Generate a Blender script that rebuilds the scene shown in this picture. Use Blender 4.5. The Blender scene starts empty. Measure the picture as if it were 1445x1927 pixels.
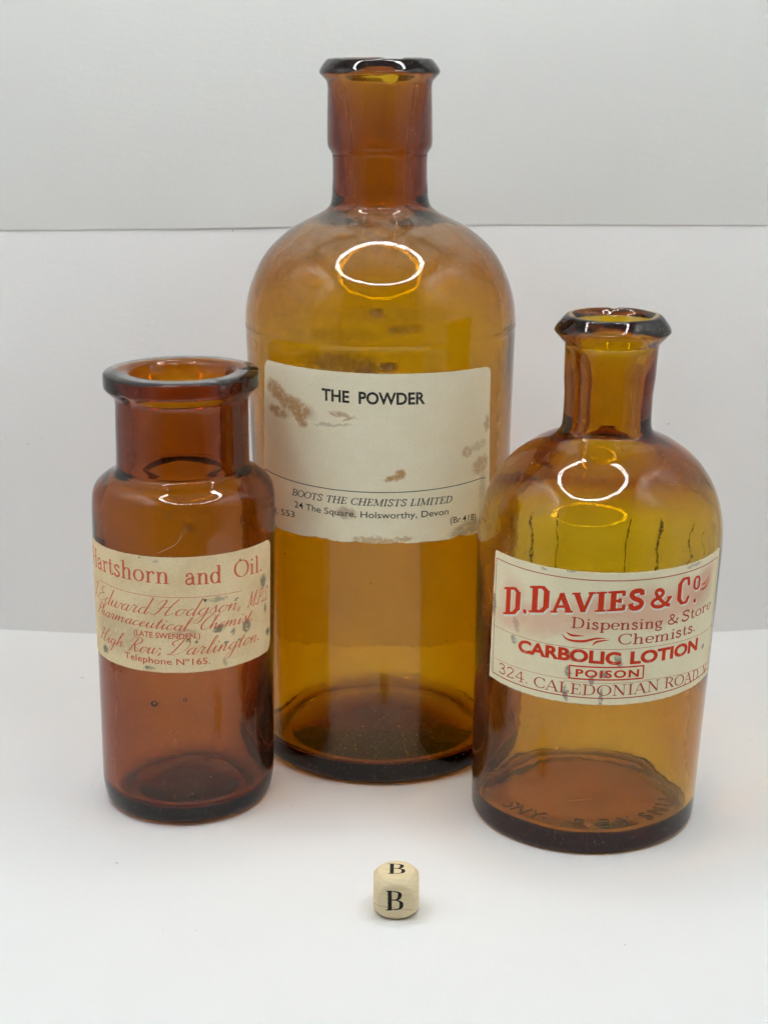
import bpy, bmesh, math, random
from mathutils import Vector, noise
random.seed(7)
S = bpy.context.scene
COL = S.collection
R = math.radians
MM = 0.001

# ------------------------------------------------------------------ camera
cam = bpy.data.cameras.new('camera')
CAM = bpy.data.objects.new('camera', cam)
COL.objects.link(CAM)
CAM.location = (0, 0, 0.22714)
CAM.rotation_euler = (R(90 - 16.225), 0, 0)
cam.sensor_fit = 'HORIZONTAL'
cam.sensor_width = 36.0
cam.lens = 3095.3 / 1445 * 36.0
cam.clip_start = 0.01
cam.clip_end = 50
cam.dof.use_dof = True
cam.dof.focus_distance = 0.445
cam.dof.aperture_fstop = 60
S.camera = CAM

# ------------------------------------------------------------------ room light, exposure
W = bpy.data.worlds.new('World')
S.world = W
W.use_nodes = True
W.node_tree.nodes['Background'].inputs[0].default_value = (0.92, 0.96, 1.0, 1)
W.node_tree.nodes['Background'].inputs[1].default_value = 0.045
S.view_settings.view_transform = 'Standard'
S.view_settings.look = 'None'
S.view_settings.exposure = 0.0
S.view_settings.gamma = 1.0
cy = S.cycles
cy.max_bounces = 18
cy.diffuse_bounces = 5
cy.glossy_bounces = 8
cy.transmission_bounces = 14
cy.transparent_max_bounces = 16
cy.caustics_reflective = True
cy.caustics_refractive = True
cy.sample_clamp_indirect = 20
cy.blur_glossy = 0.0
cy.use_denoising = True
cy.use_adaptive_sampling = True
cy.adaptive_threshold = 0.012
cy.adaptive_min_samples = 24
LED_STRENGTH = 58.5

# ------------------------------------------------------------------ node helpers
def mat(name):
    m = bpy.data.materials.new(name)
    m.use_nodes = True
    m.node_tree.nodes.clear()
    return m, m.node_tree

class G:
    """tiny node-graph builder"""
    def __init__(s, nt): s.nt = nt
    def n(s, t, **k):
        nd = s.nt.nodes.new(t)
        for a, v in k.items(): setattr(nd, a, v)
        return nd
    def put(s, inp, v):
        if isinstance(v, (int, float)): inp.default_value = v
        elif isinstance(v, (tuple, list)):
            inp.default_value = tuple(v) + ((1,) if len(v) == 3 and inp.type == 'RGBA' else ())
        else: s.nt.links.new(v, inp)
    def math(s, op, a, b=0.0, c=None, clamp=False):
        nd = s.n('ShaderNodeMath', operation=op, use_clamp=clamp)
        s.put(nd.inputs[0], a); s.put(nd.inputs[1], b)
        if c is not None: s.put(nd.inputs[2], c)
        return nd.outputs[0]
    def ramp(s, v, a, b, lo=0.0, hi=1.0):
        nd = s.n('ShaderNodeMapRange', interpolation_type='SMOOTHSTEP')
        s.put(nd.inputs[0], v); s.put(nd.inputs[1], a); s.put(nd.inputs[2], b); s.put(nd.inputs[3], lo); s.put(nd.inputs[4], hi)
        return nd.outputs[0]
    def noise(s, vec, scale, detail=4, rough=0.55, dist=0.0):
        nd = s.n('ShaderNodeTexNoise')
        s.put(nd.inputs['Vector'], vec); s.put(nd.inputs['Scale'], scale); s.put(nd.inputs['Detail'], detail)
        s.put(nd.inputs['Roughness'], rough); s.put(nd.inputs['Distortion'], dist)
        return nd.outputs[0]
    def mix(s, f, a, b):
        nd = s.n('ShaderNodeMix', data_type='RGBA')
        s.put(nd.inputs[0], f); s.put(nd.inputs[6], a); s.put(nd.inputs[7], b)
        return nd.outputs[2]
    def mixs(s, f, a, b):
        nd = s.n('ShaderNodeMixShader')
        s.put(nd.inputs[0], f); s.nt.links.new(a, nd.inputs[1]); s.nt.links.new(b, nd.inputs[2])
        return nd.outputs[0]
    def xyz(s, vec):
        nd = s.n('ShaderNodeSeparateXYZ'); s.put(nd.inputs[0], vec)
        return nd.outputs
    def vmul(s, vec, m):
        nd = s.n('ShaderNodeVectorMath', operation='MULTIPLY'); s.put(nd.inputs[0], vec); s.put(nd.inputs[1], m)
        return nd.outputs[0]
    def objco(s):
        return s.n('ShaderNodeTexCoord').outputs['Object']
    def attr(s, name):
        return s.n('ShaderNodeAttribute', attribute_name=name).outputs['Vector']
    def bump(s, h, strength, dist):
        nd = s.n('ShaderNodeBump'); s.put(nd.inputs['Height'], h); s.put(nd.inputs['Strength'], strength); s.put(nd.inputs['Distance'], dist)
        return nd.outputs[0]
    def diffuse(s, col, rough=0.6, normal=None, spec=0.3):
        nd = s.n('ShaderNodeBsdfPrincipled')
        s.put(nd.inputs['Base Color'], col); s.put(nd.inputs['Roughness'], rough); s.put(nd.inputs['Specular IOR Level'], spec)
        if normal is not None: s.put(nd.inputs['Normal'], normal)
        return nd.outputs[0]
    def out(s, surf, vol=None):
        o = s.n('ShaderNodeOutputMaterial'); s.nt.links.new(surf, o.inputs[0])
        if vol is not None: s.nt.links.new(vol, o.inputs[1])
    def blob(s, vec, u, v, ru, rv, soft=0.5, rot=0.0):
        """soft elliptical mask in a vector space; vec already carries the edge noise"""
        m = s.n('ShaderNodeMapping', vector_type='TEXTURE')
        s.put(m.inputs[0], vec); m.inputs[1].default_value = (u, v, 0); m.inputs[2].default_value = (0, 0, R(rot)); m.inputs[3].default_value = (ru, rv, 1000)
        l = s.n('ShaderNodeVectorMath', operation='LENGTH'); s.nt.links.new(m.outputs[0], l.inputs[0])
        return s.ramp(l.outputs['Value'], 1 + soft, 1 - soft)
    def warp(s, vec, scale, amount):
        """vec displaced by noise, in the same units"""
        nd = s.n('ShaderNodeTexNoise'); s.put(nd.inputs['Vector'], vec); s.put(nd.inputs['Scale'], scale); s.put(nd.inputs['Detail'], 5)
        a = s.n('ShaderNodeVectorMath', operation='SUBTRACT'); s.nt.links.new(nd.outputs['Color'], a.inputs[0]); a.inputs[1].default_value = (.5, .5, .5)
        b = s.vmul(a.outputs[0], (amount, amount, 0))
        c = s.n('ShaderNodeVectorMath', operation='ADD'); s.put(c.inputs[0], vec); s.put(c.inputs[1], b)
        return c.outputs[0]

# ------------------------------------------------------------------ object helpers
def tag(o, label=None, cat=None, group=None, kind=None):
    if label: o['label'] = label
    if cat: o['category'] = cat
    if group: o['group'] = group
    if kind: o['kind'] = kind
    return o

def mesh_obj(name, verts, faces, material=None, parent=None, smooth=True, lab=None):
    me = bpy.data.meshes.new(name)
    me.from_pydata(verts, [], faces)
    me.update()
    if smooth: me.polygons.foreach_set('use_smooth', [True] * len(me.polygons))
    if lab is not None:
        at = me.attributes.new('lab', 'FLOAT_VECTOR', 'POINT')
        at.data.foreach_set('vector', [c for p in lab for c in (p[0], p[1], 0.0)])
    o = bpy.data.objects.new(name, me)
    COL.objects.link(o)
    if material: me.materials.append(material)
    if parent is not None: o.parent = parent
    return o

def empty(name, loc):
    o = bpy.data.objects.new(name, None)
    o.empty_display_size = 0.01
    COL.objects.link(o)
    o.location = loc
    return o

def sm(a, b, x):
    t = max(0.0, min(1.0, (x - a) / (b - a)))
    return t * t * (3 - 2 * t)

def catmull(P, n=10, closed=False):
    if len(P) < 3 and not closed:
        return [tuple(P[0][i] + (P[-1][i] - P[0][i]) * k / n for i in (0, 1)) for k in range(n + 1)]
    Q = [P[-1]] + list(P) + [P[0], P[1]] if closed else [tuple(2 * P[0][i] - P[1][i] for i in (0, 1))] + list(P) + [tuple(2 * P[-1][i] - P[-2][i] for i in (0, 1))]
    out = []
    for k in range(len(Q) - 3):
        a, b, c, d = Q[k:k + 4]
        for j in range(n):
            t = j / n
            out.append(tuple(.5 * (2 * b[i] + (c[i] - a[i]) * t + (2 * a[i] - 5 * b[i] + 4 * c[i] - d[i]) * t * t + (3 * b[i] - a[i] - 3 * c[i] + d[i]) * t ** 3) for i in (0, 1)))
    out.append(tuple(Q[-2]))
    return out

# ------------------------------------------------------------------ the setting: paper-lined light box
def paper_material(name, col, bump=0.4, specks=True):
    m, nt = mat(name); g = G(nt)
    P = g.objco()
    big = g.noise(P, 14, 3)
    c = g.mix(g.ramp(big, .35, .65), col, tuple(x * .985 for x in col))
    if specks:
        sp = g.ramp(g.noise(P, 520, 1, .4),   .77, .79)
        few = g.ramp(g.noise(P, 40, 2), .53, .64)
        c = g.mix(g.math('MULTIPLY', g.math('MULTIPLY', sp, few), .6), c, (.24, .21, .17))
    h = g.math('ADD', g.noise(P, 700, 4, .6), g.math('MULTIPLY', g.noise(g.vmul(P, (1, 1, 3.2)), 210, 3), 1.2))
    s = g.diffuse(c, .75, g.bump(h, bump, .00012), .2)
    g.out(s)
    return m

M_paper = paper_material('white_paper', (.86, .86, .855))
M_paper2 = paper_material('white_paper_sheet', (.71, .712, .69), .45, False)
M_lining, nt = mat('silvery_lining'); g = G(nt)
P = g.objco()
pb = g.n('ShaderNodeBsdfPrincipled')
g.put(pb.inputs['Base Color'], (.68, .68, .67)); pb.inputs['Metallic'].default_value = .55; pb.inputs['Roughness'].default_value = .36
cre = g.n('ShaderNodeTexVoronoi', feature='DISTANCE_TO_EDGE'); g.put(cre.inputs['Vector'], g.warp(P, 20, .03)); cre.inputs['Scale'].default_value = 16
g.put(pb.inputs['Normal'], g.bump(g.math('ADD', g.noise(P, 22, 3), g.math('MULTIPLY', g.ramp(cre.outputs[0], 0, .08), .5)), .5, .004))
g.out(pb.outputs[0])

def fold_y(x):
    return .5855 + .0083 * min(1.6, (x / .127) ** 2)

def floor_z(x, y):
    # the sheet lifts gently before its fold
    t = max(0.0, (y - .556) / (fold_y(x) - .556))
    return .0063 * t * t

# floor sheet: from the open front of the box to the fold
nx, ny = 60, 40
v, f = [], []
for j in range(ny + 1):
    for i in range(nx + 1):
        x = -.2 + .4 * i / nx
        t = j / ny
        t = t * 1.6 if t < .5 else .8 + (t - .5) * .4
        y = .225 + (fold_y(x) - .225) * t
        v.append((x, y, floor_z(x, y)))
for j in range(ny):
    for i in range(nx):
        a = j * (nx + 1) + i
        f.append((a, a + 1, a + nx + 2, a + nx + 1))
tag(mesh_obj('floor', v, f, M_paper), 'white paper sheet under the bottles, bright and speckled', kind='structure')

M_table, nt = mat('table_top'); g = G(nt)
g.out(g.diffuse(g.mix(g.noise(g.vmul(g.objco(), (3, 40, 1)), 6, 4), (.16, .13, .10), (.24, .20, .16)), .45))
tag(mesh_obj('table', [(-.5, -.3, -.0008), (.5, -.3, -.0008), (.5, .7, -.0008), (-.5, .7, -.0008)], [(0, 1, 2, 3)], M_table), 'table under the light box', kind='structure')

# lower back sheet: rises from the fold, leaning a little, edge bowed
v, f = [], []
nz = 26
for j in range(nz + 1):
    for i in range(nx + 1):
        x = -.2 + .4 * i / nx
        t = j / nz
        z = .0063 + .20 * t
        y = fold_y(x) + (.5985 - fold_y(x)) * (1 - math.exp(-.2 * t / .036)) - .0007 * abs(noise.noise((x * 14, z * 16, 2.2))) * sm(0, .2, t) * sm(.75, .55, t)
        v.append((x, y, z))
for j in range(nz):
    for i in range(nx):
        a = j * (nx + 1) + i
        f.append((a, a + 1, a + nx + 2, a + nx + 1))
tag(mesh_obj('wall_back_lower', v, f, M_paper), 'white paper backdrop rising behind the bottles', kind='structure')

# upper back sheet, hanging in front of the lower one, 0.5 mm card with a slightly curling bottom edge
v, f = [], []
nz = 20
for lay in (0, 1):
    for j in range(nz + 1):
        for i in range(nx + 1):
            x = -.2 + .4 * i / nx
            z0 = .1604 + .0009 * x / .14 + .0004 * math.sin(x * 23 + 1)
            z = z0 + (.419 - z0) * j / nz
            curl = .0007 * math.exp(-((x + .055) / .03) ** 2) + .0001 + .00005 * math.sin(x * 31)
            y = .5981 - .45 * curl * math.exp(-(z - z0) / .02) + lay * .0001 + .0010 * noise.noise((x * 9, z * 11, 8.1)) * sm(0, .02, z - z0)
            v.append((x, y, z))
nn = (nx + 1) * (nz + 1)
for j in range(nz):
    for i in range(nx):
        a = j * (nx + 1) + i
        f.append((a, a + 1, a + nx + 2, a + nx + 1))
        f.append((nn + a + 1, nn + a, nn + a + nx + 1, nn + a + nx + 2))
eb = len(v)                                   # the cut edge gets its own corners so it shades crisply
v += [v[i] for i in range(nx + 1)] + [v[nn + i] for i in range(nx + 1)]
for i in range(nx):
    f.append((eb + i + 1, eb + i, eb + nx + 1 + i, eb + nx + 2 + i))
tag(mesh_obj('wall_back_upper', v, f, M_paper2), 'upper white paper sheet hanging over the lower backdrop sheet', kind='structure')

def slab(name, lo, hi, m, label):
    x0, y0, z0 = lo; x1, y1, z1 = hi
    v = [(x0, y0, z0), (x1, y0, z0), (x1, y1, z0), (x0, y1, z0), (x0, y0, z1), (x1, y0, z1), (x1, y1, z1), (x0, y1, z1)]
    f = [(0, 3, 2, 1), (4, 5, 6, 7), (0, 1, 5, 4), (1, 2, 6, 5), (2, 3, 7, 6), (3, 0, 4, 7)]
    return tag(mesh_obj(name, v, f, m, smooth=False), label, kind='structure')
slab('wall_left', (-.206, .2, -.0005), (-.2015, .63, .4215), M_lining, 'pale side wall of the light box, left')
slab('wall_right', (.2015, .2, -.0005), (.206, .63, .4215), M_lining, 'pale side wall of the light box, right')
M_card = paper_material('side_card_paper', (.72, .72, .715))
slab('side_card_left', (-.2005, .372, .0006), (-.1995, .576, .198), M_card, 'white card standing along the side of the light box, left')
slab('side_card_right', (.1995, .366, .0006), (.2005, .572, .196), M_card, 'white card standing along the side of the light box, right')
slab('ceiling', (-.206, .17, .422), (.206, .63, .426), M_lining, 'pale top of the light box')

# ring lamp under the top of the box (what the shoulders mirror)
RC = Vector((-.005, .368, .412))
M_led, nt = mat('lit_diodes'); g = G(nt)
e = g.n('ShaderNodeEmission'); e.inputs[0].default_value = (.96, 1, 1.02, 1); e.inputs[1].default_value = LED_STRENGTH
g.out(e.outputs[0])
M_ringb, nt = mat('lamp_plastic'); g = G(nt); g.out(g.diffuse((.75, .75, .74), .4))
ring = empty('ring_lamp', RC)
tag(ring, 'white ring lamp of small diodes under the top of the light box', 'lamp')
v, f = [], []
sec = [(.143, .002), (.143, .008), (.175, .008), (.175, .002)]
N = 96
for i in range(N):
    a = 2 * math.pi * i / N
    for r_, z_ in sec: v.append((r_ * math.cos(a), r_ * math.sin(a), z_))
for i in range(N):
    for k in range(4):
        a, b = i * 4 + k, i * 4 + (k + 1) % 4
        c, d = ((i + 1) % N) * 4 + (k + 1) % 4, ((i + 1) % N) * 4 + k
        f.append((a, b, c, d))
mesh_obj('housing', v, f, M_ringb, ring, smooth=False)
v, f = [], []
for row, rr in enumerate((.1545, .1635)):
    nb = 84
    for i in range(nb):
        a = 2 * math.pi * (i + .5 * (row % 2) + random.uniform(-.12, .12)) / nb
        rq = rr + random.uniform(-.0006, .0006)
        cx, cy_ = rq * math.cos(a), rq * math.sin(a)
        b0 = len(v)
        for k in range(8):
            t = -2 * math.pi * k / 8
            v.append((cx + .0037 * math.cos(t), cy_ + .0037 * math.sin(t), .0014))
        f.append(tuple(range(b0, b0 + 8)))
tag(mesh_obj('diodes', v, f, M_led, ring, smooth=False), kind='stuff')

# ------------------------------------------------------------------ amber glass
def glass_material(name, sig, dust=None, stains=(), rough=0.0, film=0.0, specks=.35):
    """sig: absorption per mm for r,g,b.  dust/stains: grime lying on the glass (its own colour)."""
    m, nt = mat(name); g = G(nt)
    P = g.vmul(g.objco(), (1000, 1000, 1000))          # mm
    gl = g.n('ShaderNodeBsdfGlass'); gl.inputs['IOR'].default_value = 1.48; gl.inputs['Roughness'].default_value = .018
    hb = g.math('ADD', g.noise(P, .09, 2), g.math('MULTIPLY', g.noise(P, .5, 2), .08))
    g.put(gl.inputs['Normal'], g.bump(hb, .10, .0012))
    s = gl.outputs[0]
    # thin film of old dust, patchy
    fac = g.math('MULTIPLY', g.ramp(g.noise(P, .12, 6, .65), .35, .75), film)
    if dust:
        for (z0, z1, z2, z3, amt, sc) in dust:
            z = g.xyz(P)[2]
            band = g.math('MULTIPLY', g.ramp(z, z0, z1), g.ramp(z, z2, z3, 1, 0))
            fac = g.math('ADD', fac, g.math('MULTIPLY', g.math('MULTIPLY', band, g.ramp(g.noise(g.vmul(P, (1, 1, .45)), sc, 8, .72), .25, .85)), amt))
    d = g.diffuse((.55, .47, .36), .8)
    s = g.mixs(fac, s, d)
    # small specks
    sp = g.math('MULTIPLY', g.ramp(g.noise(P, 1.5, 1.5, .5), .735, .76), g.ramp(g.noise(P, .14, 3), .45, .6))
    s = g.mixs(g.math('MULTIPLY', sp, specks), s, g.diffuse((.10, .06, .03), .8))
    sp2 = g.math('MULTIPLY', g.ramp(g.noise(g.vmul(P, (1.1, .9, 1)), 1.9, 1, .5), .745, .765), specks * 1.6)
    s = g.mixs(sp2, s, g.diffuse((.62, .56, .45), .8))
    if stains:
        Wp = g.warp(P, .35, 5.0)
        tot = None
        for (x, z, rx, rz, amt) in stains:             # front side only
            q = g.n('ShaderNodeCombineXYZ'); o = g.xyz(Wp)
            g.put(q.inputs[0], o[0]); g.put(q.inputs[1], o[2])
            front = g.ramp(g.xyz(P)[1], -5, -15)
            b = g.math('MULTIPLY', g.math('MULTIPLY', g.blob(q.outputs[0], x, z, rx, rz, .6), front), amt)
            tot = b if tot is None else g.math('MAXIMUM', tot, b)
        tot = g.math('MULTIPLY', tot, g.ramp(g.noise(P, .5, 5, .65), .25, .6, .35, 1))
        s = g.mixs(tot, s, g.diffuse((.30, .13, .03), .6))
    D = 1100.0
    va = g.n('ShaderNodeVolumeAbsorption')
    va.inputs['Color'].default_value = tuple(1 - x * 1000 / D for x in sig) + (1,)
    va.inputs['Density'].default_value = D
    g.out(s, va.outputs[0])
    return m

class Bottle:
    def __init__(s, name, loc, shear, outer, inner, seed, label):
        s.shear, s.seed, s.name, s.fb = shear, seed, name, .45
        s.root = empty(name, loc)
        tag(s.root, label, 'bottle', 'amber chemist bottles on the white paper')
        s.outer, s.inner = outer, inner
        s.prof = sorted([(z, r) for r, z in outer if r > 5])
        # the monotone body part only (for labels and ribs)
    def wob_out(s, th, z):
        return .05 * noise.noise((math.sin(th) * 1.3 + s.seed, math.cos(th) * 1.3, z * .03)) + .006 * noise.noise((math.sin(th) * 5 + s.seed, math.cos(th) * 5, z * .12))
    def wob_in(s, th, z):
        return .34 * noise.noise((math.sin(th) * 1.1 + s.seed + 9, math.cos(th) * 1.1, z * .022)) + .05 * noise.noise((math.sin(th) * 3 + s.seed, math.cos(th) * 3 + 4, z * .07))
    def floor_wob(s, th, r):
        back = .35 + .65 * sm(.2, -.8, math.cos(th))
        return s.fb * (.35 * noise.noise((r * math.sin(th) * .06 + s.seed, r * math.cos(th) * .06, 3.3)) + back * .8 * noise.noise((math.sin(th) * 2.2 + s.seed, math.cos(th) * 2.2, 1.3)) * sm(20, 29, r))
    def floor_z(s, r):
        p = [q for q in s.inner if q[1] < 14]
        for a, b in zip(p, p[1:]):
            if b[0] <= r <= a[0]: return b[1] + (a[1] - b[1]) * (r - b[0]) / (a[0] - b[0] + 1e-9)
        return p[-1][1]
    def rad(s, z):
        p = s.body
        for k in range(len(p) - 1):
            if p[k][1] <= z <= p[k + 1][1]:
                t = (z - p[k][1]) / (p[k + 1][1] - p[k][1] + 1e-9)
                return p[k][0] + (p[k + 1][0] - p[k][0]) * t
        return p[-1][0]
    def pt(s, u, z, off):
        r0 = s.rad(z)
        th = u / r0
        r = r0 + off + s.wob_out(th, z)
        return ((r * math.sin(th) + s.shear * z) * MM, -r * math.cos(th) * MM, z * MM)
    def build(s, material, seg=176, chip=None, bubbles=()):
        prof = [(r, z, 0) for r, z in s.outer] + [(r, z, 1) for r, z in s.inner]
        v, f, rows = [], [], []
        for r, z, lay in prof:
            if r < 1e-6:
                rows.append([len(v)]); v.append((s.shear * z * MM, 0, z * MM)); continue
            row = []
            for i in range(seg):
                th = 2 * math.pi * i / seg
                k = min(1.0, r / 12)
                rr = r + (s.wob_in(th, z) if lay else s.wob_out(th, z)) * k
                zz = z
                if lay and r < 99 and z < 14:   # uneven inner floor
                    zz += s.floor_wob(th, rr) * sm(14, 9, z)
                if chip: rr, zz = chip(th, rr, zz, lay)
                row.append(len(v))
                v.append(((rr * math.sin(th) + s.shear * zz) * MM, -rr * math.cos(th) * MM, zz * MM))
            rows.append(row)
        for a, b in zip(rows, rows[1:]):
            if len(a) == 1:
                for i in range(seg): f.append((a[0], b[(i + 1) % seg], b[i]))
            elif len(b) == 1:
                for i in range(seg): f.append((a[i], a[(i + 1) % seg], b[0]))
            else:
                for i in range(seg): f.append((a[i], a[(i + 1) % seg], b[(i + 1) % seg], b[i]))
        # trapped air bubbles: little voids inside the wall, faces turned inward
        for (u, z, rb, dep, sx) in bubbles:
            r0 = s.rad(z); th = u / r0; rr = r0 - dep
            c = Vector(((rr * math.sin(th) + s.shear * z), -rr * math.cos(th), z))
            bm = bmesh.new(); bmesh.ops.create_icosphere(bm, subdivisions=2, radius=1)
            b0 = len(v)
            for w in bm.verts:
                v.append(tuple((c + Vector((w.co.x * rb * sx, w.co.y * rb * .8, w.co.z * rb))) * MM))
            for fc in bm.faces: f.append(tuple(b0 + w.index for w in reversed(fc.verts)))
            bm.free()
        o = mesh_obj('glass_body', v, f, material, s.root)
        return o

def rounded(P):
    """(r, z[, fillet]) polyline -> points with rounded corners"""
    out = []
    for k, p in enumerate(P):
        fl = p[2] if len(p) > 2 else 0
        if fl == 0 or k in (0, len(P) - 1):
            out.append((p[0], p[1])); continue
        a, b, c = Vector(P[k - 1][:2]), Vector(p[:2]), Vector(P[k + 1][:2])
        d1, d2 = (a - b), (c - b)
        l = min(fl, d1.length * .48, d2.length * .48)
        p0, p2 = b + d1.normalized() * l, b + d2.normalized() * l
        for j in range(7):
            t = j / 6
            q = p0 * (1 - t) ** 2 + b * 2 * t * (1 - t) + p2 * t * t
            out.append((q.x, q.y))
    return out

def densify(P, step=4.0):
    out = [P[0]]
    for a, b in zip(P, P[1:]):
        n = max(1, int(math.dist(a, b) / step))
        for j in range(1, n + 1): out.append((a[0] + (b[0] - a[0]) * j / n, a[1] + (b[1] - a[1]) * j / n))
    return out

# ---- tall bottle
sh = catmull([(42.1, 141.2), (41.72, 146.4), (40.2, 152.6), (37.1, 159.6), (32.6, 165.3), (26.0, 170.4), (18.6, 174.2), (15.6, 176.6), (14.75, 179.6)], 6)
outB = densify(rounded([(0, 1.6), (32, 1.2), (34.6, 0, .8), (37.2, 0, 1.5), (40.1, 2.4, 2.6), (40.45, 12), (41.1, 97), (42.05, 138), (42.08, 139.9), (42.28, 140.3, .2), (42.12, 140.7)]
    ) + sh + rounded([(14.45, 185.5), (14.44, 190.4), (14.6, 192.4, .8), (15.9, 194.2, .9), (16.05, 196.5), (15.75, 211.8), (15.9, 213.0)]) + catmull([(16.1, 213.6), (17.4, 215.0), (18.1, 215.8), (18.22, 216.3), (17.95, 217.15), (17.1, 218.5), (16.1, 219.65), (15.5, 220.1), (14.8, 220.2)], 4))
inB = densify(rounded([(13.8, 219.4), (12.4, 217.6, 1.5), (10.7, 214.3, 2), (9.6, 208, 2), (8.8, 202), (7.4, 190), (7.3, 180)]) + catmull([(7.6, 177), (11.9, 172.2), (21, 168.6), (28.5, 163.2), (33.8, 156.8), (37.2, 149.6), (38.6, 143), (38.9, 138)], 5)[0:] + rounded([(37.4, 97), (36.6, 60), (36.4, 22), (37.3, 7.6, 2.0), (34, 6.0, 1.5)]) + catmull([(31, 6.1), (24, 8.2), (15, 11.0), (7, 12.7), (0, 13.2)], 5))
# ---- right bottle
sh = catmull([(35.55, 85.5), (35.1, 91.6), (33.5, 98.4), (30.5, 104.7), (25.7, 110.5), (19.6, 114.8), (14.4, 117.3), (12.9, 119.2), (12.58, 122.5)], 6)
outR = densify(rounded([(0, 1.0), (27, .8), (30, 0, .8), (32.2, 0, 1), (33.55, 1.5, 1.3), (33.75, 5.5), (34.54, 39), (35.5, 82)]) + sh + rounded([(12.6, 129), (12.95, 133), (13.1, 139.8), (13.25, 142.6)]) + catmull([(13.5, 143.4), (15.4, 145.5), (16.3, 146.6), (16.4, 147.1), (16.0, 148.1), (14.9, 149.6), (13.9, 150.8), (13.1, 151.3), (12.2, 151.25)], 4))
inR = densify(rounded([(11.0, 149.2, 1.0), (9.9, 146), (9.2, 142, 1), (6.6, 134), (6.3, 121)]) + catmull([(7.0, 117.6), (10.4, 112.6), (16.4, 108.2), (23.2, 104.6), (28.4, 100.2), (31.4, 95), (32.9, 87), (33.0, 82)], 5) + rounded([(29.6, 45), (29.3, 22), (30.8, 6.6, 1.4), (28.5, 6.2, 1)]) + catmull([(27, 6.4), (22, 6.8), (14, 7.1), (6, 7.25), (0, 7.3)], 5))
# ---- left bottle
sh = catmull([(26.88, 86), (26.85, 93), (26.45, 98.2), (25.0, 101.0), (22.4, 103.1), (20.2, 104.3), (19.5, 105.6), (19.38, 108)], 6)
outL = densify(rounded([(0, 1.6), (18, 1.2), (20.5, 0, .8), (22.4, 0, 1), (25.2, 1.9, 2.2), (26.15, 6.8, 2), (26.25, 21), (26.4, 47)]) + sh + rounded([(19.24, 124), (19.5, 126.2, 1.2), (21.6, 128.2, .8), (22.5, 129.2, .6), (22.57, 132.9, .3), (22.1, 133.5, .3)]))
inL = densify(rounded([(15.9, 133.5, .7), (15.2, 132.0), (14.4, 128), (14.2, 107)]) + catmull([(14.6, 104.6), (16.8, 102.2), (20.6, 100.4), (22.9, 97), (23.4, 92), (23.4, 86)], 5) + rounded([(21.9, 21), (22.2, 6.4, 3.4), (19, 4.4, 2)]) + catmull([(17, 4.5), (12, 6.6), (6, 8.6), (0, 9.4)], 5))

def body_of(prof, zmax):
    p, last = [], -1
    for r, z in prof:
        if r > 18 and z > last + 1e-4 and 4 < z < zmax: p.append((r, z)); last = z
    return p

M_gB = glass_material('amber_glass_tall', (.072, .168, 1.0), dust=[(156, 171, 173, 179, .34, .22), (193, 198, 212, 217, .07, .16)],
    stains=[(-12, 135, 9, 3, .45), (-4.5, 132.5, 3.2, 3.6, .7), (2.0, 134.2, 2.6, 1.2, .8), (-1, 149.5, 2.2, 1.1, .6), (-9, 134.6, 4, 1.5, .5), (6, 145, 5, 1.2, .35), (3, 149, 16, 2.4, .14), (-26, 150, 8, 6, .12), (-15, 143, 14, 2, .16)], film=.012, specks=.6)
M_gR = glass_material('amber_glass_olive', (.056, .128, .98), dust=[(10, 40, 110, 120, .015, .09)], film=.012, specks=.6)
M_gL = glass_material('amber_glass_red', (.112, .268, 1.0), dust=[(5, 15, 50, 80, .035, .1)], stains=[(5.4, 93.2, 1.5, 1.3, .5)], film=.018, specks=.5)

outL = [(r * 1.006, z) for r, z in outL]
BB = Bottle('tall_bottle', (-.0008, .5108, 0), -.0023, outB, inB, 1.7, 'tall amber glass bottle at the back labelled THE POWDER')
BR = Bottle('round_shouldered_bottle', (.0604, .4596, 0), .0278, outR, inR, 5.2, 'squat amber glass bottle with a cream and red carbolic lotion label')
BL = Bottle('wide_mouth_bottle', (-.0608, .4692, 0), .0154, outL, inL, 8.9, 'reddish amber wide-mouthed bottle with a stained Hartshorn and Oil label')
BR.fb = 1.9
BB.body = body_of(outB, 150); BR.body = body_of(outR, 100); BL.body = body_of(outL, 99)

def chipB(th, r, z, lay):
    t = math.degrees(th) % 360
    if z > 214.5:
        d = sm(150, 157, t) * (1 - sm(168, 177, t)) * sm(214.5, 220, z)
        z -= 2.6 * d
        z += .03 * math.sin(t * .21) * sm(216, 220, z)
    return r, z
def chipL(th, r, z, lay):
    t = math.degrees(th) % 360
    if z > 127 and not lay:
        d = math.exp(-((t - 96) / 4.0) ** 2) + .8 * math.exp(-((t - 37) / 4.5) ** 2) * sm(132, 133.4, z)
        r -= 1.1 * d * sm(20.5, 22.5, r); z -= .7 * d * sm(131, 133.4, z)
    if not lay and 125 < z < 130:
        d = math.exp(-((t - 318) / 4.5) ** 2) * math.exp(-((z - 127.8) / 1.4) ** 2)
        r -= 1.6 * d
    return r, z
def chipR(th, r, z, lay):
    t = math.degrees(th) % 360
    if z > 149: z += .05 * math.sin(t * .09) - .5 * math.exp(-((t - 172) / 5) ** 2) * sm(149, 151, z)
    return r, z
BB.build(M_gB, chip=chipB, bubbles=[(-34, 73, .35, 1.5, .8), (28, 66, .3, 1.4, .8), (22, 47, .35, 1.6, .8)])
BR.build(M_gR, chip=chipR)
BL.build(M_gL, chip=chipL, bubbles=[(-7.1, 39.5, .95, 1.7, 1.1), (-5.6, 39.9, .25, 1.2, 1), (2.4, 41.1, .62, 1.6, .95), (-19, 47.6, .35, 1.2, 1), (9, 21.5, .4, 1.5, .9), (10, 15.5, .6, 2.0, 1), (-1, 31, .2, 1, 1)])

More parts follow.
